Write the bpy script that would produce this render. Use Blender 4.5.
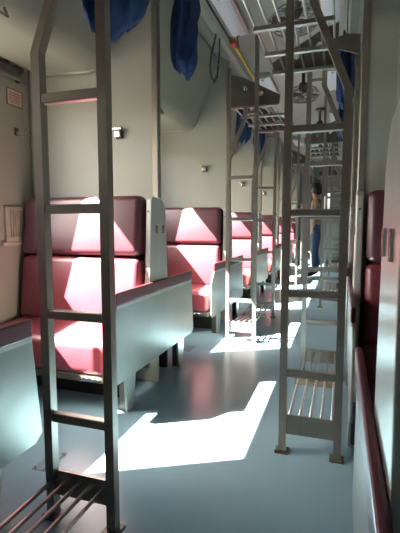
import bpy, bmesh, math, random
from mathutils import Vector, Matrix
random.seed(7)
scene = bpy.context.scene
for o in list(bpy.data.objects):
    bpy.data.objects.remove(o)
COL = scene.collection
PI = math.pi

# ------------------------------------------------------------------ camera
F, VX, VY, CX, CY = 425.0, 342.0, 225.0, 200.0, 266.5
fw = Vector((VX-CX, -(VY-CY), -F)).normalized()
up = Vector((0, -fw[2], fw[1])).normalized()
rt = fw.cross(up)
cam_d = bpy.data.cameras.new('camera')
cam = bpy.data.objects.new('camera', cam_d); COL.objects.link(cam)
cam_d.sensor_fit = 'VERTICAL'; cam_d.sensor_height = 24.0
cam_d.lens = F/533.0*24.0
cam_d.clip_start = 0.02
mw = Matrix((rt, fw, up)).to_4x4()
mw.translation = Vector((0, 0, 1.0))
cam.matrix_world = mw
scene.camera = cam

# ------------------------------------------------------------------ light
SUN_DIR = Vector((1.0, 0.54, -1.12)).normalized()
world = bpy.data.worlds.new('world'); scene.world = world
world.use_nodes = True
wn = world.node_tree; wn.nodes.clear()
sky = wn.nodes.new('ShaderNodeTexSky'); sky.sky_type = 'NISHITA'
sky.sun_disc = False
sky.sun_elevation = math.asin(-SUN_DIR.z)
sky.sun_rotation = math.atan2(-SUN_DIR.x, -SUN_DIR.y)
sky.dust_density = 5.0
wb = wn.nodes.new('ShaderNodeBackground'); wb.inputs[1].default_value = 0.80
wo = wn.nodes.new('ShaderNodeOutputWorld')
wn.links.new(sky.outputs[0], wb.inputs[0]); wn.links.new(wb.outputs[0], wo.inputs[0])
sun_d = bpy.data.lights.new('sun', 'SUN'); sun_d.energy = 105.0; sun_d.angle = math.radians(0.53)
sun_d.color = (1.0, 0.94, 0.84)
sun = bpy.data.objects.new('sun', sun_d); COL.objects.link(sun)
sun.rotation_euler = SUN_DIR.to_track_quat('-Z', 'Y').to_euler()
sun.location = (-6, -3, 8)
vs = scene.view_settings
vs.view_transform = 'Standard'; vs.look = 'None'; vs.gamma = 1.0
vs.use_curve_mapping = False
vs.exposure = 0.62

# ------------------------------------------------------------------ materials
MATS = {}
def mat(name, col, rough=0.5, metal=0.0, var=0.0, vscale=6.0, bump=0.0, bscale=60.0, stain=None, sscale=2.0,
        stretch=(1, 1, 1), rvar=0.0, spec=0.5, coat=0.0):
    m = bpy.data.materials.new(name); m.use_nodes = True
    nt = m.node_tree; b = nt.nodes['Principled BSDF']
    b.inputs['Base Color'].default_value = (*col, 1)
    b.inputs['Roughness'].default_value = rough; b.inputs['Metallic'].default_value = metal
    b.inputs['Specular IOR Level'].default_value = spec
    if coat: b.inputs['Coat Weight'].default_value = coat; b.inputs['Coat Roughness'].default_value = 0.15
    tc = nt.nodes.new('ShaderNodeTexCoord'); geo = nt.nodes.new('ShaderNodeNewGeometry')
    mp = nt.nodes.new('ShaderNodeMapping'); mp.inputs['Scale'].default_value = stretch
    nt.links.new(geo.outputs['Position'], mp.inputs['Vector'])
    def noise(sc, det=5):
        n = nt.nodes.new('ShaderNodeTexNoise'); n.inputs['Scale'].default_value = sc
        n.inputs['Detail'].default_value = det
        nt.links.new(mp.outputs[0], n.inputs['Vector']); return n
    csock = None
    if var:
        n = noise(vscale)
        mr = nt.nodes.new('ShaderNodeMapRange')
        mr.inputs[1].default_value = 0.3; mr.inputs[2].default_value = 0.7
        mr.inputs[3].default_value = 1-var; mr.inputs[4].default_value = 1+var
        nt.links.new(n.outputs['Fac'], mr.inputs[0])
        mx = nt.nodes.new('ShaderNodeVectorMath'); mx.operation = 'SCALE'
        mx.inputs[0].default_value = col
        nt.links.new(mr.outputs[0], mx.inputs['Scale']); csock = mx.outputs[0]
    if stain:
        n = noise(sscale, 8)
        rp = nt.nodes.new('ShaderNodeMapRange')
        rp.inputs[1].default_value = 0.52; rp.inputs[2].default_value = 0.75
        rp.inputs[3].default_value = 0.0; rp.inputs[4].default_value = 0.75
        nt.links.new(n.outputs['Fac'], rp.inputs[0])
        mi = nt.nodes.new('ShaderNodeMix'); mi.data_type = 'RGBA'
        mi.inputs[6].default_value = (*col, 1); mi.inputs[7].default_value = (*stain, 1)
        nt.links.new(rp.outputs[0], mi.inputs[0])
        if csock: nt.links.new(csock, mi.inputs[6])
        csock = mi.outputs[2]
    if csock: nt.links.new(csock, b.inputs['Base Color'])
    if rvar:
        n = noise(vscale*1.7)
        mr = nt.nodes.new('ShaderNodeMapRange')
        mr.inputs[1].default_value = 0.3; mr.inputs[2].default_value = 0.7
        mr.inputs[3].default_value = max(0.03, rough-rvar); mr.inputs[4].default_value = rough+rvar
        nt.links.new(n.outputs['Fac'], mr.inputs[0]); nt.links.new(mr.outputs[0], b.inputs['Roughness'])
    if bump:
        n = noise(bscale, 3)
        bp = nt.nodes.new('ShaderNodeBump'); bp.inputs['Strength'].default_value = bump
        bp.inputs['Distance'].default_value = 0.01
        nt.links.new(n.outputs['Fac'], bp.inputs['Height']); nt.links.new(bp.outputs[0], b.inputs['Normal'])
    MATS[name] = m
    return m
mat('wall_paint', (0.36, 0.362, 0.305), 0.45, var=0.05, vscale=3, bump=0.03, bscale=25)
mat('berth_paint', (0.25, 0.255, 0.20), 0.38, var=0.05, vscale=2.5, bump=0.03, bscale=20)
mat('ceiling_paint', (0.30, 0.30, 0.255), 0.5, var=0.06, vscale=4)
mat('floor_vinyl', (0.215, 0.345, 0.425), 0.28, var=0.06, vscale=2.5)
mat('steel_tube', (0.36, 0.33, 0.285), 0.38, metal=0.85, var=0.10, vscale=10)
mat('steel_rod', (0.50, 0.50, 0.49), 0.30, metal=0.9, var=0.1, vscale=20)
mat('steel_sheet', (0.30, 0.305, 0.27), 0.30, metal=0.3, var=0.05, vscale=5, bump=0.22, bscale=6)
mat('plate_steel', (0.58, 0.60, 0.54), 0.30, metal=0.6, var=0.05, vscale=6, stretch=(1, 3, 0.4))
mat('dark_steel', (0.15, 0.135, 0.115), 0.45, metal=0.6, var=0.15, vscale=12)
mat('hatch_paint', (0.20, 0.27, 0.31), 0.32, metal=0.3, var=0.1, vscale=20)
mat('chrome', (0.62, 0.61, 0.58), 0.18, metal=1.0)
mat('red_vinyl', (0.165, 0.025, 0.038), 0.40, var=0.10, vscale=9, bump=0.02, bscale=60, spec=0.8)
mat('maroon_vinyl', (0.075, 0.015, 0.025), 0.42, var=0.12, vscale=9, bump=0.02, bscale=60, spec=0.8)
mat('pad_vinyl', (0.10, 0.022, 0.03), 0.36, var=0.15, vscale=12, bump=0.02, bscale=60)
mat('blue_cloth', (0.012, 0.038, 0.125), 0.85, var=0.2, vscale=16, bump=0.15, bscale=70)
mat('black_strap', (0.02, 0.018, 0.017), 0.6, var=0.2, vscale=20)
mat('rubber_dark', (0.03, 0.03, 0.03), 0.7, var=0.2, vscale=12)
mat('trim_alu', (0.50, 0.51, 0.47), 0.35, metal=0.7, var=0.08, vscale=6)
mat('sign_white', (0.62, 0.55, 0.48), 0.6, var=0.06, vscale=20)
mat('sign_red', (0.50, 0.14, 0.10), 0.6, var=0.2, vscale=60)
mat('vent_paint', (0.50, 0.48, 0.38), 0.5, var=0.1, vscale=12)
mat('grime', (0.06, 0.055, 0.045), 0.8, var=0.3, vscale=18)
mat('diffuser', (0.72, 0.76, 0.80), 0.35, var=0.03, vscale=30)
mat('yellow_wood', (0.60, 0.36, 0.05), 0.5, var=0.12, vscale=15)
mat('brown_wood', (0.22, 0.17, 0.11), 0.6, var=0.2, vscale=15)
mat('orange_red', (0.50, 0.08, 0.04), 0.5, var=0.1, vscale=15)
mat('ground_earth', (0.05, 0.047, 0.04), 0.9, var=0.2, vscale=0.6)
mat('skin', (0.46, 0.24, 0.15), 0.5, var=0.06, vscale=20)
mat('hair', (0.012, 0.010, 0.010), 0.45, var=0.2, vscale=40)
mat('khaki_cloth', (0.19, 0.145, 0.09), 0.85, var=0.12, vscale=20)
mat('denim', (0.022, 0.048, 0.11), 0.85, var=0.15, vscale=30)
mat('eye_white', (0.75, 0.72, 0.68), 0.3, var=0.02, vscale=30)
# window pane: thin sheet, mostly clear
def glass_mat():
    m = bpy.data.materials.new('pane_glass'); m.use_nodes = True
    nt = m.node_tree; nt.nodes.clear()
    t = nt.nodes.new('ShaderNodeBsdfTransparent'); t.inputs[0].default_value = (0.86, 0.89, 0.87, 1)
    g = nt.nodes.new('ShaderNodeBsdfGlossy'); g.inputs['Roughness'].default_value = 0.03
    mx = nt.nodes.new('ShaderNodeMixShader'); fr = nt.nodes.new('ShaderNodeFresnel'); fr.inputs[0].default_value = 1.45
    o = nt.nodes.new('ShaderNodeOutputMaterial')
    nt.links.new(fr.outputs[0], mx.inputs[0]); nt.links.new(t.outputs[0], mx.inputs[1])
    nt.links.new(g.outputs[0], mx.inputs[2]); nt.links.new(mx.outputs[0], o.inputs[0])
    MATS['pane_glass'] = m
glass_mat()

# ------------------------------------------------------------------ helpers
class MB:
    """collects shapes; build() links them as one mesh object"""
    def __init__(s): s.bm = bmesh.new(); s.smooth = False
    def box(s, x0, x1, y0, y1, z0, z1, bev=0.0, seg=2):
        x0, x1 = sorted((x0, x1)); y0, y1 = sorted((y0, y1)); z0, z1 = sorted((z0, z1))
        vs_ = [s.bm.verts.new((x, y, z)) for z in (z0, z1) for y in (y0, y1) for x in (x0, x1)]
        fs = [(0, 2, 3, 1), (4, 5, 7, 6), (0, 1, 5, 4), (2, 6, 7, 3), (0, 4, 6, 2), (1, 3, 7, 5)]
        faces = [s.bm.faces.new([vs_[i] for i in f]) for f in fs]
        if bev:
            ed = list({e for f in faces for e in f.edges})
            bmesh.ops.bevel(s.bm, geom=ed, offset=bev, segments=seg, profile=0.5, affect='EDGES')
        return s
    def prism(s, pts, axis, a, b, holes=(), bev=0.0):
        """outline pts (2D) extruded along axis from a to b"""
        def mk(p, t):
            return {'x': (t, p[0], p[1]), 'y': (p[0], t, p[1]), 'z': (p[0], p[1], t)}[axis]
        tmp = bmesh.new(); edges = []
        for loop in [pts]+list(holes):
            v = [tmp.verts.new(mk(p, a)) for p in loop]
            edges += [tmp.edges.new((v[i], v[(i+1) % len(v)])) for i in range(len(v))]
        if holes:
            bmesh.ops.triangle_fill(tmp, use_beauty=True, use_dissolve=False, edges=edges)
        else:
            tmp.verts.ensure_lookup_table(); tmp.faces.new(tmp.verts[:])
        r = bmesh.ops.extrude_face_region(tmp, geom=tmp.faces[:])
        d = Vector(mk((0, 0), b-a))
        bmesh.ops.translate(tmp, verts=[g for g in r['geom'] if isinstance(g, bmesh.types.BMVert)], vec=d)
        bmesh.ops.recalc_face_normals(tmp, faces=tmp.faces[:])
        if bev:
            ed = [e for e in tmp.edges if len(e.link_faces) == 2 and e.calc_face_angle(0) > 0.3]
            bmesh.ops.bevel(tmp, geom=ed, offset=bev, segments=2, profile=0.5, affect='EDGES')
        s.join(tmp); return s
    def join(s, tmp, M=None):
        me = bpy.data.meshes.new('tmp'); tmp.to_mesh(me); tmp.free()
        if M: me.transform(M)
        s.bm.from_mesh(me); bpy.data.meshes.remove(me)
    def tube(s, pts, r, n=8, ry=None, closed=False, caps=True):
        """sweep an ellipse along a polyline; r may be a list"""
        pts = [Vector(p) for p in pts]; N = len(pts); ry = ry or r
        R1 = r if isinstance(r, (list, tuple)) else [r]*N
        R2 = ry if isinstance(ry, (list, tuple)) else [ry]*N
        rings = []; prev = None
        for i, p in enumerate(pts):
            if closed: t = (pts[(i+1) % N]-pts[i-1])
            else: t = (pts[min(i+1, N-1)]-pts[max(i-1, 0)])
            t.normalize()
            if prev is None:
                a = Vector((0, 0, 1)) if abs(t.z) < 0.9 else Vector((1, 0, 0))
                u = t.cross(a).normalized()
            else:
                u = (prev-t*prev.dot(t)).normalized()
            w = t.cross(u); prev = u
            rings.append([s.bm.verts.new(p+u*(R1[i]*math.cos(2*PI*k/n))+w*(R2[i]*math.sin(2*PI*k/n))) for k in range(n)])
        for i in range(N if closed else N-1):
            A, B = rings[i], rings[(i+1) % N]
            for k in range(n):
                f = s.bm.faces.new((A[k], A[(k+1) % n], B[(k+1) % n], B[k])); f.smooth = True
        if caps and not closed:
            s.bm.faces.new(rings[0][::-1]); s.bm.faces.new(rings[-1])
        return s
    def lathe(s, prof, n=16, M=None):
        tmp = bmesh.new(); rings = []
        for r, z in prof:
            rings.append([tmp.verts.new((r*math.cos(2*PI*k/n), r*math.sin(2*PI*k/n), z)) for k in range(n)])
        for A, B in zip(rings, rings[1:]):
            for k in range(n):
                f = tmp.faces.new((A[k], A[(k+1) % n], B[(k+1) % n], B[k])); f.smooth = True
        tmp.faces.new(rings[0][::-1]); tmp.faces.new(rings[-1])
        s.join(tmp, M); return s
    def sweeprect(s, pts, hx, hy):
        """square tube whose section stays axis aligned (hx in x, hy in y) along points mostly in z"""
        rings = []
        for p in pts:
            x, y, z = p
            rings.append([s.bm.verts.new((x+a*hx, y+b*hy, z)) for a, b in ((-1, -1), (1, -1), (1, 1), (-1, 1))])
        for A, B in zip(rings, rings[1:]):
            for k in range(4):
                s.bm.faces.new((A[k], A[(k+1) % 4], B[(k+1) % 4], B[k]))
        s.bm.faces.new(rings[0][::-1]); s.bm.faces.new(rings[-1])
        return s
    def mesh(s, name):
        bmesh.ops.recalc_face_normals(s.bm, faces=s.bm.faces[:])
        if s.smooth:
            for f in s.bm.faces: f.smooth = True
        me = bpy.data.meshes.new(name); s.bm.to_mesh(me); s.bm.free()
        return me
    def build(s, name, m, parent=None, loc=None):
        return link(name, s.mesh(name), m, parent, loc)
def link(name, me, m, parent=None, loc=None):
    o = bpy.data.objects.new(name, me); COL.objects.link(o)
    if m and not me.materials: me.materials.append(MATS[m])
    if parent: o.parent = parent
    if loc: o.location = loc
    return o
def tag(o, label, cat, group=None, kind=None):
    o['label'] = label; o['category'] = cat
    if group: o['group'] = group
    if kind: o['kind'] = kind
    return o
def thing(name, loc=(0, 0, 0), rz=0.0):
    o = bpy.data.objects.new(name, None); COL.objects.link(o)
    o.location = loc; o.rotation_euler = (0, 0, rz); o.empty_display_size = 0.1
    return o
def copy_tree(o, parent=None):
    c = o.copy(); COL.objects.link(c)
    if parent is not None:
        c.parent = parent; c.matrix_parent_inverse = o.matrix_parent_inverse.copy()
    for ch in list(KIDS.get(o, [])) or [k for k in o.children]:
        copy_tree(ch, c)
    return c
KIDS = {}
def B(*a, **k): return MB().box(*a, **k)
def soft(me):
    for p in me.polygons: p.use_smooth = True
    return me

# ------------------------------------------------------------------ dimensions
PER = 1.74
C = [0.68+PER*k for k in range(7)]               # partition centres along the car
XP = {'left': -1.06, 'right': 0.054}             # aisle face of the arm panels
SG = {'left': 1, 'right': -1}                    # direction from wall to aisle
XW = {'left': -2.0, 'right': 1.0}
Y0, Y1, ZC = -2.85, 12.5, 2.62
SILL, HEAD = 0.84, 1.88
ORD = ['nearest the camera', 'second from the camera', 'third from the camera', 'fourth from the camera',
       'fifth from the camera', 'sixth from the camera', 'seventh from the camera', 'eighth from the camera']

# ------------------------------------------------------------------ the shell
def struct(o, label, cat):
    o['kind'] = 'structure'; o['label'] = label; o['category'] = cat; return o
struct(B(XW['left']-0.06, XW['right']+0.06, Y0-0.06, Y1+0.06, -0.05, 0.0).build('floor', 'floor_vinyl'),
       'blue grey vinyl floor of the carriage aisle', 'floor')
struct(B(XW['left']-0.06, XW['right']+0.06, Y0-0.06, Y1+0.06, ZC, ZC+0.05).build('ceiling', 'ceiling_paint'),
       'pale painted carriage ceiling above the racks', 'ceiling')
BAYC = [C[0]-2*PER, C[0]-PER]+C+[C[-1]+PER]
BAYS = []
for k in range(len(BAYC)-1):
    a, b = BAYC[k]+0.12, BAYC[k+1]-0.39
    if b < Y1-0.1 and a > Y0+0.05: BAYS.append((a, b))
for side in ('left', 'right'):
    s = SG[side]; xi = XW[side]; xo = xi-s*0.06
    m = MB()
    m.box(xi, xo, Y0, Y1, 0, SILL); m.box(xi, xo, Y0, Y1, HEAD, ZC)
    y = Y0
    for a, b in BAYS:
        m.box(xi, xo, y, a, SILL, HEAD); y = b
    m.box(xi, xo, y, Y1, SILL, HEAD)
    struct(m.build('wall_'+side, 'wall_paint'), 'cream painted %s side wall of the carriage' % side, 'wall')
n = 0
for side in ('left', 'right'):
    s = SG[side]; xi = XW[side]
    for i, (a, b) in enumerate(BAYS):
        n += 1
        if b < 0.2 and side == 'left' and i == 0: pass
        w = thing('window_%d' % n, (xi, (a+b)/2, SILL))
        struct(w, 'open carriage window in the %s wall, %s of its row' % (side, ['first', 'second', 'third', 'fourth', 'fifth', 'sixth', 'seventh', 'eighth', 'ninth'][i]), 'window')
        hw, hh = (b-a)/2, HEAD-SILL
        fr = MB()
        x0, x1 = s*0.008, -s*0.045
        fr.box(x0, x1, -hw-0.03, -hw+0.012, -0.03, hh+0.03); fr.box(x0, x1, hw-0.012, hw+0.03, -0.03, hh+0.03)
        fr.box(x0, x1, -hw+0.012, hw-0.012, -0.03, 0.012); fr.box(x0, x1, -hw+0.012, hw-0.012, hh-0.012, hh+0.03)
        fr.build('window_frame', 'vent_paint', w)
        # each window has two sashes, raised to different heights behind shutters
        B(-s*0.012, -s*0.040, -0.015, 0.015, 0.012, 0.46 if side == 'left' else hh-0.012).build('mullion', 'vent_paint', w)
        for half in (-1, 1):
            y0, y1 = sorted((half*0.015, half*(hw-0.012)))
            th = 0.05
            if side == 'right': rail = hh-0.20
            elif i < 2: rail = hh-0.10
            elif half < 0: rail = 0.30
            elif i == 3: rail, th = 0.36, 0.08
            else: rail = 0.10
            sr = B(-s*0.016, -s*0.036, y0, y1, rail, rail+th).build('sash_rail', 'vent_paint', w)
            ym = (y0+y1)/2
            B(-s*0.016, -s*0.004, ym-0.05, ym+0.05, rail+0.012, rail+0.03).build('handle', 'chrome', sr)
            if side == 'left' and i == 3 and half > 0:
                B(-s*0.024, -s*0.028, y0, y1, 0.012, rail).build('pane', 'pane_glass', w)
            else:
                sh = MB(); z = 0.012
                while z < rail-0.002:
                    e = min(z+0.05, rail)
                    sh.prism([(-s*0.018, z), (-s*0.032, z+0.004), (-s*0.032, e), (-s*0.026, e)], 'y', y0, y1); z += 0.05
                sh.build('shutter', 'vent_paint', w)
# end walls
struct(B(XW['left'], XW['right'], Y0-0.05, Y0, 0, ZC).build('wall_near', 'wall_paint'), 'cream end wall behind the camera', 'wall')
XD0, XD1, ZD = -0.88, -0.08, 2.05
m = MB(); m.box(XW['left'], XD0, Y1, Y1+0.05, 0, ZC); m.box(XD1, XW['right'], Y1, Y1+0.05, 0, ZC); m.box(XD0, XD1, Y1, Y1+0.05, ZD, ZC)
struct(m.build('wall_far', 'wall_paint'), 'cream end wall at the far end of the aisle', 'wall')
d = thing('door_1', (-0.48, Y1+0.025, 0)); struct(d, 'end door with a bright narrow window at the far end', 'door')
m = MB(); a0, a1, z0, z1 = -0.02, 0.19, 1.36, 1.90
m.box(-0.40, a0, -0.02, 0.02, 0, ZD); m.box(a1, 0.40, -0.02, 0.02, 0, ZD); m.box(a0, a1, -0.02, 0.02, 0, z0); m.box(a0, a1, -0.02, 0.02, z1, ZD)
m.build('door_leaf', 'trim_alu', d)
B(a0, a1, -0.004, 0.004, z0, z1).build('pane', 'pane_glass', d)
MB().tube([(-0.32, -0.02, 0.95), (-0.32, -0.06, 0.95), (-0.32, -0.06, 1.1), (-0.32, -0.02, 1.1)], 0.009, 6).build('door_handle', 'chrome', d)
struct(B(-60, 60, -50, 60, -1.25, -1.2).build('ground', 'ground_earth'), 'bare earth ground beside the track outside', 'ground')
# cornices along the top of the berths
for side in ('left', 'right'):
    s = SG[side]; x = XP[side]
    o = MB().prism([(x-s*0.10, ZC-0.001), (x+s*0.09, ZC-0.001), (x+s*0.11, ZC-0.07), (x+s*0.09, ZC-0.105), (x+s*0.04, ZC-0.10), (x-s*0.02, ZC-0.04)], 'y', Y0+0.01, Y1-0.01).build('trim_'+('1' if side == 'left' else '2'), 'ceiling_paint')
    struct(o, 'pale cornice rail along the %s edge of the ceiling' % side, 'trim')

# ------------------------------------------------------------------ partitions with end plate and post
def make_partition(side):
    s = SG[side]; X = lambda u: -s*u            # u = distance from panel face towards the wall
    W = abs(XW[side]-XP[side])
    t = thing('partition_wall')
    B(X(0.026), X(W-0.004), -0.016, 0.016, 0.001, ZC-0.002, bev=0.003, seg=1).build('wall_panel', 'wall_paint', t)
    pl = MB().prism([(-0.15, 0.30), (0.15, 0.30), (0.138, 0.66), (0.108, 1.09), (0.08, 1.135), (0.045, 1.160), (-0.080, 1.172), (-0.104, 1.152), (-0.138, 0.66)], 'x', X(0.0125), X(0.046), bev=0.004).build('end_plate', 'plate_steel', t)
    for yy in (-0.06, 0.045):
        h = MB(); h.box(X(0.0125), X(0.008), yy, yy+0.035, 0.985, 0.995); h.box(X(0.0125), X(0.008), yy+0.004, yy+0.012, 0.95, 0.985); h.box(X(0.0125), X(0.008), yy+0.023, yy+0.031, 0.95, 0.985)
        h.build('latch', 'chrome', pl)
    for yy, zz in ((-0.121, 0.82), (-0.110, 1.08)):
        MB().lathe([(0.006, 0), (0.006, 0.003), (0.003, 0.004)], 8, Matrix.Translation((X(0.03), yy, zz)) @ Matrix.Rotation(PI/2, 4, 'X')).build('screw', 'dark_steel', pl)
    B(X(0.004 if s > 0 else 0.016), X(0.042 if s > 0 else 0.052), -0.024, 0.024, 1.162, ZC-0.11, bev=0.004, seg=1).build('post', 'steel_tube', t)
    return t
def make_seat(side):
    """bench facing -y, origin on the floor under the partition centre"""
    s = SG[side]; X = lambda u: -s*u
    W = abs(XW[side]-XP[side])
    ua, ub = 0.066, W-0.03
    t = thing('bench_seat')
    def pad(y0, y1, z0, z1, bev, shear, puff):
        m = MB(); m.box(X(ua), X(ub), y0, y1, z0, z1)
        bmesh.ops.subdivide_edges(m.bm, edges=m.bm.edges[:], cuts=1, use_grid_fill=True)
        m = MB(); m.box(X(ua), X(ub), y0, y1, z0, z1, bev=bev, seg=4); m.smooth = True
        return m
    # seat cushion
    m = pad(-0.545, -0.10, 0.205, 0.425, 0.045, 0, 0)
    me = m.mesh('cushion')
    for v in me.vertices:
        f = (v.co.y+0.545)/0.445
        if v.co.z > 0.3: v.co.z -= (1-f)*0.03
    link('cushion', me, 'red_vinyl', t)
    # lower back
    me = pad(-0.225, -0.05, 0.40, 0.805, 0.035, 0, 0).mesh('backrest')
    for v in me.vertices:
        if v.co.y < -0.12: v.co.y += (v.co.z-0.40)*0.13
    link('backrest', me, 'red_vinyl', t)
    me = pad(-0.185, -0.03, 0.815, 1.175, 0.04, 0, 0).mesh('headrest')
    for v in me.vertices:
        if v.co.y < -0.10: v.co.y += (v.co.z-0.815)*0.12
    link('headrest', me, 'maroon_vinyl', t)
    B(X(ua+0.01), X(ub-0.01), -0.05, -0.018, 0.10, 1.15).build('back_board', 'dark_steel', t)
    fr = MB(); fr.box(X(ua+0.005), X(ub-0.005), -0.525, -0.49, 0.165, 0.205, bev=0.004, seg=1); fr.box(X(ua+0.005), X(ub-0.005), -0.15, -0.11, 0.165, 0.205)
    fr.box(X(ua+0.005), X(ua+0.035), -0.49, -0.15, 0.165, 0.205); fr.box(X(ub-0.035), X(ub-0.005), -0.49, -0.15, 0.165, 0.205)
    f = fr.build('seat_frame', 'dark_steel', t)
    cl = MB(); cl.box(X(ua+0.16), X(ua+0.06), -0.545, -0.525, 0.178, 0.19); cl.tube([(X(ua+0.08), -0.535, 0.19), (X(ua+0.08), -0.56, 0.20), (X(ua+0.14), -0.56, 0.20), (X(ua+0.14), -0.535, 0.19)], 0.006, 6)
    cl.build('clip', 'chrome', f)
    B(X(ua+0.02), X(ub-0.02), -0.30, -0.27, 0.0, 0.165).build('base_panel', 'rubber_dark', t)
    return t
def make_panel(side):
    s = SG[side]; X = lambda u: -s*u
    t = thing('arm_panel')
    H = 0.585
    MB().prism([(-H-0.065, 0.22), (-H-0.04, 0.185), (H-0.02, 0.185), (H+0.02, 0.215), (H+0.012, 0.30), (H-0.02, 0.592), (-H+0.02, 0.592), (-H-0.06, 0.50)], 'x', X(0.0), X(0.012), bev=0.003).build('side_panel', 'steel_sheet', t)
    MB().box(X(-0.008), X(0.012), -H+0.012, H-0.022, 0.592, 0.662, bev=0.008, seg=3).build('arm_pad', 'pad_vinyl', t)
    B(X(-0.004), X(0.0), -H+0.02, H-0.025, 0.578, 0.592).build('trim_strip', 'trim_alu', t)
    for yy in (-0.46, 0.30):
        MB().prism([(yy, 0), (yy+0.075, 0), (yy+0.10, 0.185), (yy-0.02, 0.185)], 'x', X(0.0), X(0.012)).build('leg', 'trim_alu', t)
        B(X(0.012), X(0.060), yy+0.02, yy+0.055, 0.0, 0.185).build('brace', 'dark_steel', t)
    return t
first = {}
def place(maker, key, side, loc, rz=0.0):
    k = (key, side)
    if k not in first:
        o = maker(side); first[k] = o; first[k+('used',)] = False
    o = first[k]
    if first[k+('used',)]: o = copy_tree(o)
    first[k+('used',)] = True
    o.location = loc; o.rotation_euler = (0, 0, rz)
    return o
# copies are made from pristine prototypes, so remember children before anything is moved
for side in ('left', 'right'):
    for k, y in enumerate(C):
        x = XP[side]
        o = place(make_partition, 'part', side, (x, y, 0))
        o['kind'] = 'structure'; o['label'] = 'cream partition wall with steel end plate on the %s, %s' % (side, ORD[k]); o['category'] = 'wall'
        o = place(make_panel, 'panel', side, (x, y, 0))
        tag(o, 'steel arm panel with maroon pad %s of the aisle, %s' % (side, ORD[k]), 'armrest', 'arm panels along the %s of the aisle' % side)
        if k > 0:
            o = place(make_seat, 'seat', side, (x, y, 0))
            tag(o, '%s maroon bench seat facing the camera on the %s, %s' % ('sunlit' if side == 'left' else 'shaded', side, ORD[k-1]), 'seat', 'benches facing the camera on the %s' % side)
        W = abs(XW[side]-XP[side])
        o = place(make_seat, 'seat', side, (x-SG[side]*(W+0.036), y, 0), PI)
        tag(o, 'bench seat turned away from the camera on the %s, %s' % (side, ORD[k]), 'seat', 'benches facing away on the %s' % side)

# ------------------------------------------------------------------ folded upper berths
def make_berth(side):
    s = SG[side]; W = abs(XW[side]-XP[side]); X = lambda u: -s*u
    t = thing('upper_berth')
    L = PER/2-0.022
    prof = [(0.81, 1.955), (0.47, 1.942)]
    for i in range(1, 9):                        # rounded lower corner
        a = i/8*math.radians(67)
        prof.append((0.47-0.13*math.sin(a), 1.942+0.13*(1-math.cos(a))))
    prof += [(0.12, 2.565), (0.12, 2.60), (0.81, 2.60)]
    MB().prism([(X(u), z) for u, z in prof], 'y', -L, L).build('berth_shell', 'berth_paint', t)
    # raised metal edging that follows the profile at both ends
    e = prof[:11]
    for y0 in (-L+0.01, L-0.035):
        m = MB()
        pts = [(X(u), z) for u, z in e]
        out = []
        for i, p in enumerate(pts):
            a = Vector(pts[max(i-1, 0)]); b = Vector(pts[min(i+1, len(pts)-1)]); tt = (b-a).normalized()
            nn = Vector((tt.y, -tt.x)) * s
            out.append((p[0]+nn.x*0.006, p[1]+nn.y*0.006))
        for i in range(len(pts)-1):
            m.prism([pts[i], pts[i+1], out[i+1], out[i]], 'y', y0, y0+0.025)
        m.build('edge_trim', 'trim_alu', t)
    m = MB(); m.box(X(W-0.004), X(0.80), -L+0.04, L-0.04, 2.03, 2.045); m.build('hinge', 'trim_alu', t)
    m = MB(); m.tube([(X(0.40), -0.07, 1.965), (X(0.38), -0.07, 1.925), (X(0.38), 0.07, 1.925), (X(0.40), 0.07, 1.965)], 0.007, 6); m.build('handle', 'chrome', t)
    return t
for side in ('left', 'right'):
    for k in range(0, 6):
        y = 0.68+PER*k+PER/2
        o = place(make_berth, 'berth', side, (XP[side], y, 0))
        tag(o, 'folded cream upper berth under the %s ceiling, %s' % (side, ORD[k]), 'berth', 'folded upper berths on the %s' % side)

# ------------------------------------------------------------------ ladders with floor rack, and overhead racks
def make_ladder(side):
    """pair of ladders joined by a floor rack; x: 0 outer edge .. s*0.265 inner edge; y near -0.545 .. far 0.51"""
    s = SG[side]; Wd = 0.263 if side == 'left' else 0.262
    t = thing('ladder_frame')
    hx, hy = 0.0155, 0.016
    xo, xi = s*hx, s*(Wd-hx)
    yn, yf = -0.545, 0.510
    for yy, near in ((yn, True), (yf, False)):
        top = 2.50 if near else 1.965
        MB().sweeprect([(xi, yy, 0.004), (xi, yy, top)], hx, hy).build('upright', 'steel_tube', t)
        xt = xo+s*0.140
        MB().sweeprect([(xo, yy, 0.004), (xo, yy, 1.53), (xt, yy, 1.87), (xt, yy, 1.965)], hx, hy).build('upright', 'steel_tube', t)
        for z in (0.36, 0.71, 1.05, 1.39):
            B(xo+s*hx, xi-s*hx, yy-0.014, yy+0.014, z-0.015, z+0.015, bev=0.003, seg=1).build('rung', 'steel_tube', t)
        B(xt+s*hx, xi-s*hx, yy-0.012, yy+0.012, 1.90, 1.92).build('top_brace', 'steel_tube', t)
        B(xo+s*hx, xi-s*hx, yy-0.005, yy+0.005, 0.085, 0.172).build('kick_plate', 'steel_tube', t)
        for xx in (xo, xi):
            f = MB(); f.box(xx-0.03, xx+0.03, yy-0.03, yy+0.03, 0.0, 0.008, bev=0.002, seg=1)
            f.lathe([(0.007, 0.0), (0.007, 0.008), (0.004, 0.010)], 6, Matrix.Translation((xx+s*0.024*(1 if xx == xi else -1), yy-0.024, 0.006)))
            f.build('foot', 'dark_steel', t)
    for j in range(5):
        xx = xo+s*hx+(xi-xo-2*s*hx)*(0.04+0.23*j)
        MB().tube([(xx, yn+0.004, 0.150), (xx, yf-0.004, 0.150)], 0.0065, 8).build('rack_rod', 'steel_rod', t)
    B(xo, xi, -0.03, 0.0, 0.118, 0.143).build('cross_bar', 'brown_wood', t)
    return t
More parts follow.
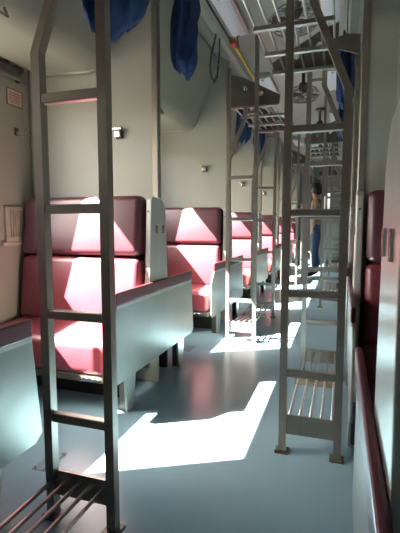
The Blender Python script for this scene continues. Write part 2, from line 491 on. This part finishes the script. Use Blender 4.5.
def make_rack(side):
    s = SG[side]
    t = thing('overhead_rack')
    Wr = 0.40; z = 1.985
    X = lambda u: s*u
    for yy in (-0.515, 0.485):
        hole1 = [(X(0.11+0.026*math.cos(a)), z+0.115+0.032*math.sin(a)) for a in [i*PI/6 for i in range(12)]]
        hole2 = [(X(0.25+0.018*math.cos(a)), z+0.075+0.020*math.sin(a)) for a in [i*PI/6 for i in range(12)]]
        MB().prism([(X(0), z-0.01), (X(Wr), z-0.015), (X(Wr+0.005), z+0.05), (X(Wr-0.02), z+0.065), (X(0.10), z+0.215), (X(0.0), z+0.245)], 'y', yy-0.004, yy+0.004, holes=(hole1, hole2)).build('gusset', 'dark_steel', t)
    for yy in (-0.505, -0.17, 0.165, 0.475):
        B(X(0.005), X(Wr-0.005), yy-0.012, yy+0.012, z-0.028, z-0.004, bev=0.003, seg=1).build('cross_bar', 'steel_tube', t)
    for j in range(7):
        xx = X(0.012+(Wr-0.024)*j/6)
        MB().tube([(xx, -0.51, z+0.003), (xx, 0.48, z+0.003)], 0.0065, 8).build('rod', 'steel_rod', t)
    return t
LADY = {'left': [0.64, 4.05, 7.53, 10.98], 'right': [2.37, 5.87, 9.36]}
LADX = {'left': -0.930, 'right': 0.024}
for side in ('left', 'right'):
    for k, y in enumerate(LADY[side]):
        o = place(make_ladder, 'ladder', side, (LADX[side], y, 0))
        tag(o, 'dull steel ladder pair with floor rack, %s of the aisle, %s' % (side, ORD[k]), 'ladder', 'ladder frames on the %s of the aisle' % side)
        o = place(make_rack, 'rack', side, ((-0.905 if side == 'left' else -0.055), y, 0))
        tag(o, 'steel rod luggage rack overhead on the %s, %s' % (side, ORD[k]), 'rack', 'overhead luggage racks on the %s' % side)
# bracket plate between post and ladder on the right
def bracket(x, y, s, label):
    m = MB().prism([(x, 1.86), (x, 1.96), (x+s*0.07, 1.97), (x+s*0.17, 1.94), (x+s*0.17, 1.92), (x+s*0.05, 1.88)], 'y', y-0.004, y+0.004)
    return tag(m.build('bracket_plate', 'dark_steel'), label, 'bracket')
bracket(0.060, C[1]-0.03, -1, 'small dark bracket plate on the right post above the blue curtain')

# ------------------------------------------------------------------ curtains
def curtain(loc, prof, seed, label, tilt=0.0, zhook=ZC-0.10):
    """bundled curtain: prof = list of (z, half x, half y, dx, dy); tilt lowers one end"""
    rnd = random.Random(seed); n = 48
    bm = bmesh.new(); rings = []
    ph = [rnd.uniform(0, 6.28) for _ in range(8)]
    P = []
    for (a, b) in zip(prof, prof[1:]):
        for i in range(6):
            f = i/6
            P.append(tuple(a[j]+(b[j]-a[j])*f for j in range(5)))
    P.append(prof[-1])
    for (z, rx, ry, dx, dy) in P:
        ring = []
        for k in range(n):
            a = 2*PI*k/n
            f = 1+0.16*math.sin(5*a+ph[0]+z*6)+0.11*math.sin(9*a+ph[1]-z*11)+0.10*math.sin(3*a+z*17+ph[2])+0.05*math.sin(15*a+z*23+ph[4])
            y = dy+ry*f*math.sin(a)
            ring.append(bm.verts.new((dx+rx*f*math.cos(a), y, z+tilt*y+0.02*math.sin(2*a+ph[3])+0.012*math.sin(5*a+ph[5]))))
        rings.append(ring)
    for A, Bq in zip(rings, rings[1:]):
        for k in range(n):
            f = bm.faces.new((A[k], A[(k+1) % n], Bq[(k+1) % n], Bq[k])); f.smooth = True
    bm.faces.new(rings[0][::-1]); bm.faces.new(rings[-1])
    bmesh.ops.recalc_face_normals(bm, faces=bm.faces[:])
    me = bpy.data.meshes.new('cloth'); bm.to_mesh(me); bm.free()
    t = thing('bundled_curtain', loc)
    link('cloth', me, 'blue_cloth', t)
    z, rx, ry, dx, dy = prof[0]
    for q in (-0.5, 0.5):
        MB().tube([(dx, dy+q*ry, z+tilt*(dy+q*ry)-0.04), (dx, dy+q*ry, zhook-loc[2])], 0.004, 6).build('hook', 'dark_steel', t)
    return tag(t, label, 'curtain', 'bundled blue curtains')
long_p = [(0.58, 0.045, 0.10, 0, 0.06), (0.44, 0.06, 0.115, 0, 0.04), (0.34, 0.06, 0.10, 0, 0.02), (0.24, 0.07, 0.115, 0, -0.005), (0.12, 0.07, 0.10, 0.0, -0.01), (0.05, 0.065, 0.10, 0, -0.02), (0.015, 0.055, 0.085, 0, -0.02), (0.0, 0.03, 0.05, 0, -0.02)]
wide_p = [(0.46, 0.05, 0.24, 0, 0.0), (0.34, 0.06, 0.27, 0, 0.0), (0.22, 0.075, 0.27, 0, 0.0), (0.09, 0.075, 0.24, 0.0, 0.0), (0.03, 0.06, 0.19, 0, 0.0), (0.0, 0.02, 0.10, 0, 0.0)]
short_p = [(0.42, 0.05, 0.09, 0, 0.0), (0.32, 0.065, 0.11, 0, 0.0), (0.20, 0.075, 0.11, 0, 0.0), (0.08, 0.07, 0.09, 0.0, 0.0), (0.03, 0.05, 0.06, 0, 0.0), (0.0, 0.02, 0.03, 0, 0.0)]
slim_p = [(0.36, 0.035, 0.07, 0.0, 0.0), (0.28, 0.045, 0.10, 0, 0.0), (0.18, 0.048, 0.11, 0, 0.0), (0.07, 0.045, 0.09, 0.0, 0.0), (0.02, 0.035, 0.06, 0, 0.0), (0.0, 0.015, 0.03, 0, 0.0)]
XR = -0.985
curtain((XR, 2.66, 1.965), long_p, 1, 'long blue curtain bundle hanging beyond the first left post')
curtain((XR, 1.85, 1.90), wide_p, 2, 'wide blue curtain bundle hanging at the top left before the post', 0.65)
curtain((-1.035, 4.62, 1.90), short_p, 3, 'blue curtain bundle behind the second left ladder, nearer one')
curtain((-1.035, 5.55, 1.93), short_p, 4, 'blue curtain bundle behind the second left ladder, farther one')
curtain((-0.005, 2.72, 1.71), slim_p, 5, 'blue curtain bundle hanging on the right beside the near ladder')
curtain((-0.03, 4.75, 1.88), slim_p, 6, 'small blue curtain bundle on the right, behind the larger one')

# strap loop
pts = [(XR-0.0, 3.36, 2.49), (XR, 3.24, 2.30), (XR, 3.20, 2.20), (XR, 3.24, 2.13), (XR, 3.32, 2.12), (XR, 3.40, 2.18), (XR, 3.44, 2.28), (XR, 3.46, 2.40), (XR, 3.47, 2.50)]
t = thing('berth_strap', (0, 0, 0))
MB().tube(pts, 0.004, 8, ry=0.014).build('strap', 'black_strap', t)
B(XR-0.012, XR+0.012, 3.425, 3.455, 2.25, 2.29).build('buckle', 'chrome', t)
tag(t, 'black strap loop hanging from the left cornice beside the long curtain', 'strap')

# ------------------------------------------------------------------ chrome hooks on the partitions
def make_hook(side):
    t = thing('wall_bracket')
    B(-0.028, 0.028, -0.006, 0.0, -0.035, 0.03, bev=0.004, seg=1).build('base_plate', 'dark_steel', t)
    B(-0.036, 0.036, -0.04, -0.006, 0.012, 0.030, bev=0.004).build('bar', 'chrome', t)
    B(-0.020, 0.020, -0.034, -0.006, -0.030, 0.010, bev=0.004).build('cup', 'chrome', t)
    for dx in (-0.022, 0.022):
        MB().lathe([(0.004, 0), (0.004, 0.003), (0.002, 0.004)], 8, Matrix.Translation((dx, -0.006, -0.03)) @ Matrix.Rotation(PI/2, 4, 'X')).build('screw', 'chrome', t)
    return t
for k in range(1, 7):
    o = place(make_hook, 'hook', 'left', (-1.325, C[k]-0.016, 1.565))
    tag(o, 'chrome bracket on the cream partition above the left bench, %s' % ORD[k-1], 'bracket', 'chrome brackets on left partitions')
    if k == 1: continue

# ------------------------------------------------------------------ left wall fittings in the first bay
xw = XW['left']
t = thing('notice_sign', (xw, 2.275, 1.755))
B(0, 0.004, -0.062, 0.062, 0, 0.092).build('sign_board', 'sign_white', t)
fr = MB(); fr.box(0, 0.006, -0.068, -0.062, -0.006, 0.098); fr.box(0, 0.006, 0.062, 0.068, -0.006, 0.098); fr.box(0, 0.006, -0.062, 0.062, -0.006, 0.0); fr.box(0, 0.006, -0.062, 0.062, 0.092, 0.098)
fr.build('border', 'brown_wood', t)
for j, (w, z) in enumerate(((0.045, 0.070), (0.05, 0.056), (0.048, 0.042), (0.05, 0.028), (0.035, 0.014))):
    B(0.004, 0.0048, -w, w, z, z+0.006).build('text_line', 'sign_red', t)
tag(t, 'small faded notice with red print on the left wall', 'sign')
t = thing('coat_hook', (xw, 2.28, 1.59))
B(0, 0.005, -0.018, 0.018, -0.02, 0.03, bev=0.002, seg=1).build('base_plate', 'grime', t)
MB().tube([(0.004, 0, 0.0), (0.03, 0.01, -0.015), (0.05, 0.03, 0.0), (0.055, 0.045, 0.03)], 0.006, 8).build('prong', 'trim_alu', t)
MB().tube([(0.004, 0, -0.005), (0.03, 0.0, -0.03), (0.045, 0.02, -0.03)], 0.006, 8).build('prong', 'trim_alu', t)
tag(t, 'double coat hook on the left wall below the notice', 'hook')
t = thing('wall_vent', (xw, 2.225, 0.905))
B(0, 0.006, -0.075, 0.075, 0, 0.20).build('backing', 'grime', t)
fr = MB(); fr.box(0, 0.018, -0.085, -0.062, -0.01, 0.21); fr.box(0, 0.018, 0.062, 0.085, -0.01, 0.21); fr.box(0, 0.018, -0.062, 0.062, -0.01, 0.02); fr.box(0, 0.018, -0.062, 0.062, 0.19, 0.21)
fr.build('vent_frame', 'vent_paint', t)
for j in range(6):
    yy = -0.052+j*0.0208
    B(0.006, 0.015, yy-0.006, yy+0.006, 0.02, 0.19).build('slat', 'vent_paint', t)
tag(t, 'cream wall vent with upright slats beside the first bench', 'vent')
o = B(xw, xw+0.03, 2.105, 2.38, 0.872, 0.892, bev=0.003, seg=1).build('wall_ledge', 'vent_paint')
tag(o, 'narrow cream ledge on the left wall under the vent', 'ledge')
t = thing('curtain_rail', (xw, 1.60, 1.915))
MB().tube([(0.03, -0.62, 0), (0.03, 0.74, 0)], 0.011, 8).build('rail', 'trim_alu', t)
for yy in (-0.55, 0.1, 0.70): B(0, 0.03, yy-0.01, yy+0.01, -0.012, 0.012).build('rail_bracket', 'dark_steel', t)
m = MB(); rnd = random.Random(3)
m.tube([(0.03+rnd.uniform(-.01, .01), -0.6+0.045*i, 0.052+rnd.uniform(-.008, .008)) for i in range(30)], [0.022+rnd.uniform(-.006, .007) for i in range(30)], 8)
m.build('rolled_blind', 'grime', t)
tag(t, 'dirty window rail with a dark rolled blind under the left berth', 'rail')

# ------------------------------------------------------------------ floor hatch plates
for k in range(0, 4):
    y = C[k]+0.75
    t = thing('floor_plate', (-1.15, y, 0))
    B(-0.032, 0.032, -0.075, 0.075, 0.0, 0.004, bev=0.002, seg=1).build('plate', 'hatch_paint', t)
    for a in (-1, 1):
        for b in (-1, 1):
            MB().lathe([(0.005, 0.004), (0.005, 0.0055), (0.002, 0.006)], 8, Matrix.Translation((a*0.022, b*0.063, 0))).build('screw', 'dark_steel', t)
    tag(t, 'small metal plate on the floor by the left benches, %s' % ORD[k], 'floor plate', 'metal floor plates')

# ------------------------------------------------------------------ ceiling lights and fans
def make_light(side):
    t = thing('ceiling_light')
    fr = MB(); fr.box(-0.085, -0.07, -0.34, 0.34, -0.045, 0); fr.box(0.07, 0.085, -0.34, 0.34, -0.045, 0)
    fr.box(-0.07, 0.07, -0.34, -0.325, -0.045, 0); fr.box(-0.07, 0.07, 0.325, 0.34, -0.045, 0)
    fr.build('housing', 'trim_alu', t)
    pts = [(0.07*math.cos(a), -0.035-0.025*math.sin(a)) for a in [PI*i/8 for i in range(9)]]
    MB().prism(pts, 'y', -0.325, 0.325).build('diffuser', 'diffuser', t)
    for yy in (-0.30, 0.30): B(-0.012, 0.012, yy-0.006, yy+0.006, -0.068, -0.055).build('clip', 'chrome', t)
    return t
for side, x in (('left', -0.86), ('right', -0.14)):
    for k, y in enumerate((3.29, 5.03, 6.77, 8.51)):
        if side == 'left' and k == 0 or side == 'right' and k == 0: pass
        o = place(make_light, 'light', 'left', (x, y, ZC-0.001))
        tag(o, 'unlit pale ceiling light on the %s of the aisle, %s' % (side, ORD[k]), 'light', 'unlit ceiling lights')
def make_fan(side):
    t = thing('ceiling_fan')
    MB().lathe([(0.06, 0), (0.06, -0.02), (0.02, -0.04), (0.018, -0.16), (0.045, -0.18), (0.05, -0.24), (0.03, -0.27)], 14).build('motor', 'dark_steel', t)
    cg = MB(); R = 0.17; zc = -0.285
    for i in range(14):
        a = 2*PI*i/14
        cg.tube([(0.05*math.cos(a), 0.05*math.sin(a), zc+0.055), (0.13*math.cos(a), 0.13*math.sin(a), zc+0.05), (R*math.cos(a), R*math.sin(a), zc), (0.13*math.cos(a), 0.13*math.sin(a), zc-0.05), (0.04*math.cos(a), 0.04*math.sin(a), zc-0.06)], 0.0025, 5)
    for r, z in ((R, zc), (0.13, zc-0.05), (0.08, zc-0.057), (0.04, zc-0.06), (0.13, zc+0.05)):
        cg.tube([(r*math.cos(2*PI*k/24), r*math.sin(2*PI*k/24), z) for k in range(24)], 0.0035, 5, closed=True)
    cg.build('cage', 'dark_steel', t)
    for i in range(4):
        a = i*PI/2+0.3
        M = Matrix.Rotation(a, 4, 'Z') @ Matrix.Translation((0.085, 0, zc)) @ Matrix.Rotation(0.45, 4, 'X')
        bm = MB(); bm.prism([(-0.06, -0.018), (0.02, -0.045), (0.06, -0.04), (0.062, 0.03), (0.02, 0.035), (-0.06, 0.016)], 'z', -0.0015, 0.0015)
        me = bm.mesh('blade'); me.transform(M); link('blade', me, 'rubber_dark', t)
    return t
for k, y in enumerate((2.98, 4.62, 6.35, 8.1, 9.8)):
    o = place(make_fan, 'fan', 'left', (-0.34 if k % 2 == 0 else -0.42, y, ZC-0.001))
    tag(o, 'dark caged fan hanging from the aisle ceiling, %s' % ORD[k], 'fan', 'caged ceiling fans')
# yellow pole stowed under the cornice
t = thing('yellow_pole', (0, 0, 0))
MB().tube([(-0.80, 3.23, 2.33), (-0.80, 4.5, 2.33)], 0.012, 8).build('shaft', 'yellow_wood', t)
MB().tube([(-0.80, 3.15, 2.33), (-0.80, 3.23, 2.33)], 0.022, 8).build('grip', 'orange_red', t)
for yy in (3.55, 4.3): MB().tube([(-0.80, yy, 2.315), (-0.83, yy, 2.35), (-0.86, yy, 2.53)], 0.005, 6).build('hanger', 'dark_steel', t)
tag(t, 'yellow pole with red end stowed under the left ceiling cornice', 'pole')

# ------------------------------------------------------------------ person far down the aisle
def person():
    t = thing('person', (-0.47, 8.50, 0), 0)
    J = {}; V = []; E = []; RAD = []
    def v(name, p, r, par=None):
        J[name] = len(V); V.append(p); RAD.append(r)
        if par: E.append((J[par], J[name]))
    # faces -x (turned three quarters), head bowed, near arm reaching forward
    v('pelvis', (0, 0, 0.90), (0.115, 0.15))
    v('waist', (0.0, 0, 1.06), (0.10, 0.135), 'pelvis'); v('chest', (0.0, 0, 1.26), (0.115, 0.165), 'waist')
    v('collar', (0.0, 0, 1.42), (0.08, 0.11), 'chest'); v('neck', (-0.01, 0, 1.50), (0.052, 0.052), 'collar')
    v('skull', (-0.035, 0, 1.60), (0.082, 0.072), 'neck'); v('crown', (-0.03, 0, 1.70), (0.085, 0.075), 'skull')
    for s, nm in ((-1, 'r'), (1, 'l')):
        v('hip'+nm, (0, s*0.085, 0.85), (0.085, 0.085), 'pelvis'); v('knee'+nm, (-0.02+0.02*s, s*0.09, 0.47), (0.058, 0.058), 'hip'+nm)
        v('ankle'+nm, (0.02+0.04*s, s*0.09, 0.09), (0.042, 0.042), 'knee'+nm); v('toe'+nm, (-0.13+0.04*s, s*0.10, 0.045), (0.035, 0.04), 'ankle'+nm)
        v('sh'+nm, (0, s*0.17, 1.385), (0.058, 0.058), 'collar')
        if s < 0:
            v('el'+nm, (-0.08, s*0.21, 1.13), (0.044, 0.044), 'sh'+nm); v('wr'+nm, (-0.19, s*0.15, 1.25), (0.03, 0.03), 'el'+nm)
            v('palm'+nm, (-0.24, s*0.14, 1.30), (0.036, 0.018), 'wr'+nm)
            d = (-0.06, 0.0, 0.03)
        else:
            v('el'+nm, (0.03, s*0.22, 1.12), (0.044, 0.044), 'sh'+nm); v('wr'+nm, (-0.02, s*0.22, 0.88), (0.03, 0.03), 'el'+nm)
            v('palm'+nm, (-0.03, s*0.22, 0.81), (0.036, 0.018), 'wr'+nm)
            d = (-0.015, 0.0, -0.065)
    me = bpy.data.meshes.new('body'); me.from_pydata(V, E, [])
    o = bpy.data.objects.new('body', me); COL.objects.link(o)
    sk = o.modifiers.new('skin', 'SKIN'); sk.use_smooth_shade = True
    for i, sv in enumerate(me.skin_vertices[0].data):
        sv.radius = RAD[i]; sv.use_root = (i == 0)
    ss = o.modifiers.new('sub', 'SUBSURF'); ss.levels = 2; ss.render_levels = 2
    dg = bpy.context.evaluated_depsgraph_get(); ev = o.evaluated_get(dg)
    bme = bpy.data.meshes.new_from_object(ev)
    bpy.data.objects.remove(o)
    bm = bmesh.new(); bm.from_mesh(bme)
    # fingers and thumb, nose and ears joined into the one body mesh
    ex = MB()
    for s, nm in ((-1, 'r'), (1, 'l')):
        p = Vector(V[J['palm'+nm]]); w = Vector(V[J['wr'+nm]]); d = (p-w).normalized(); side = Vector((0.0, 0, 1)) if s < 0 else Vector((1, 0, 0))
        side = (side-d*side.dot(d)).normalized(); curl = Vector((0, -s, 0))
        for j, L in enumerate((0.07, 0.08, 0.075, 0.058)):
            b = p+side*(0.024-0.016*j)
            ex.tube([b, b+d*(0.025+L*0.5)+curl*0.005, b+d*(0.022+L*0.85)+curl*0.022, b+d*(0.02+L)+curl*0.04], [0.009, 0.0085, 0.008, 0.006], 6)
        b = p-d*0.02+side*0.03
        ex.tube([b, b+side*0.025+d*0.02, b+side*0.03+d*0.05+curl*0.01], [0.011, 0.010, 0.007], 6)
    ex.tube([(-0.115, 0, 1.645), (-0.14, 0, 1.60), (-0.115, 0, 1.595)], [0.008, 0.014, 0.012], 6)
    for s in (-1, 1): ex.tube([(-0.02, s*0.078, 1.60), (-0.015, s*0.088, 1.63), (-0.015, s*0.082, 1.655)], [0.008, 0.013, 0.008], 6)
    tm = ex.mesh('extra'); bm.from_mesh(tm)
    me2 = bpy.data.meshes.new('body'); bm.to_mesh(me2)
    for p in me2.polygons: p.use_smooth = True
    link('body', me2, 'skin', t)
    bpy.data.meshes.remove(tm); bm.free()
    # garments: offset shells of the body surface
    def shell(name, test, off, m):
        b = bmesh.new(); b.from_mesh(bme); b.normal_update()
        nrm = {vv.index: vv.normal.copy() for vv in b.verts}
        b.verts.ensure_lookup_table()
        kill = [f for f in b.faces if not test(f.calc_center_median())]
        bmesh.ops.delete(b, geom=kill, context='FACES')
        left = set(b.verts); best = set()
        while left:                                  # keep the one connected piece
            seed = left.pop(); grp = {seed}; st = [seed]
            while st:
                for e in st.pop().link_edges:
                    for q in e.verts:
                        if q not in grp: grp.add(q); st.append(q)
            left -= grp
            if len(grp) > len(best): best = grp
        bmesh.ops.delete(b, geom=[q for q in b.verts if q not in best], context='VERTS')
        for vv in b.verts: vv.co += vv.normal*off
        bmesh.ops.solidify(b, geom=b.faces[:], thickness=0.006)
        mm = bpy.data.meshes.new(name); b.to_mesh(mm); b.free()
        for p in mm.polygons: p.use_smooth = True
        return link(name, mm, m, t)
    armx = lambda c: abs(c.y) > 0.135
    shell('shirt', lambda c: (0.84 < c.z < 1.47 and not armx(c)) or (armx(c) and c.z > 1.13 and c.x > -0.12), 0.016, 'khaki_cloth')
    shell('trousers', lambda c: 0.10 < c.z < 1.00 and abs(c.y) < 0.16, 0.010, 'denim')
    for sd in (-1, 1): shell('shoe', lambda c: c.z < 0.105 and c.y*sd > 0, 0.008, 'hair')
    hr = MB(); hr.smooth = True
    hr.lathe([(0.02, 0.155), (0.06, 0.145), (0.095, 0.10), (0.108, 0.04), (0.108, -0.02), (0.098, -0.07), (0.05, -0.10)], 16, Matrix.Translation((-0.002, 0, 1.665)) @ Matrix.Rotation(-0.25, 4, 'Y'))
    hr.tube([(0.07, 0, 1.66), (0.125, 0, 1.65), (0.135, 0, 1.58), (0.11, 0, 1.50)], [0.03, 0.04, 0.03, 0.012], 8)
    hr.build('hair', 'hair', t)
    for s in (-1, 1):
        MB().lathe([(0.004, -0.011), (0.010, -0.006), (0.012, 0), (0.010, 0.006), (0.004, 0.011)], 8, Matrix.Translation((-0.108, s*0.032, 1.645))).build('eye', 'eye_white', t)
    MB().tube([(-0.11, -0.022, 1.562), (-0.118, 0, 1.560), (-0.11, 0.022, 1.562)], 0.005, 6).build('mouth', 'orange_red', t)
    bpy.data.meshes.remove(bme)
    t.rotation_euler = (0, 0, 0.25)
    return tag(t, 'person in khaki shirt and blue jeans standing far down the aisle', 'person')
person()
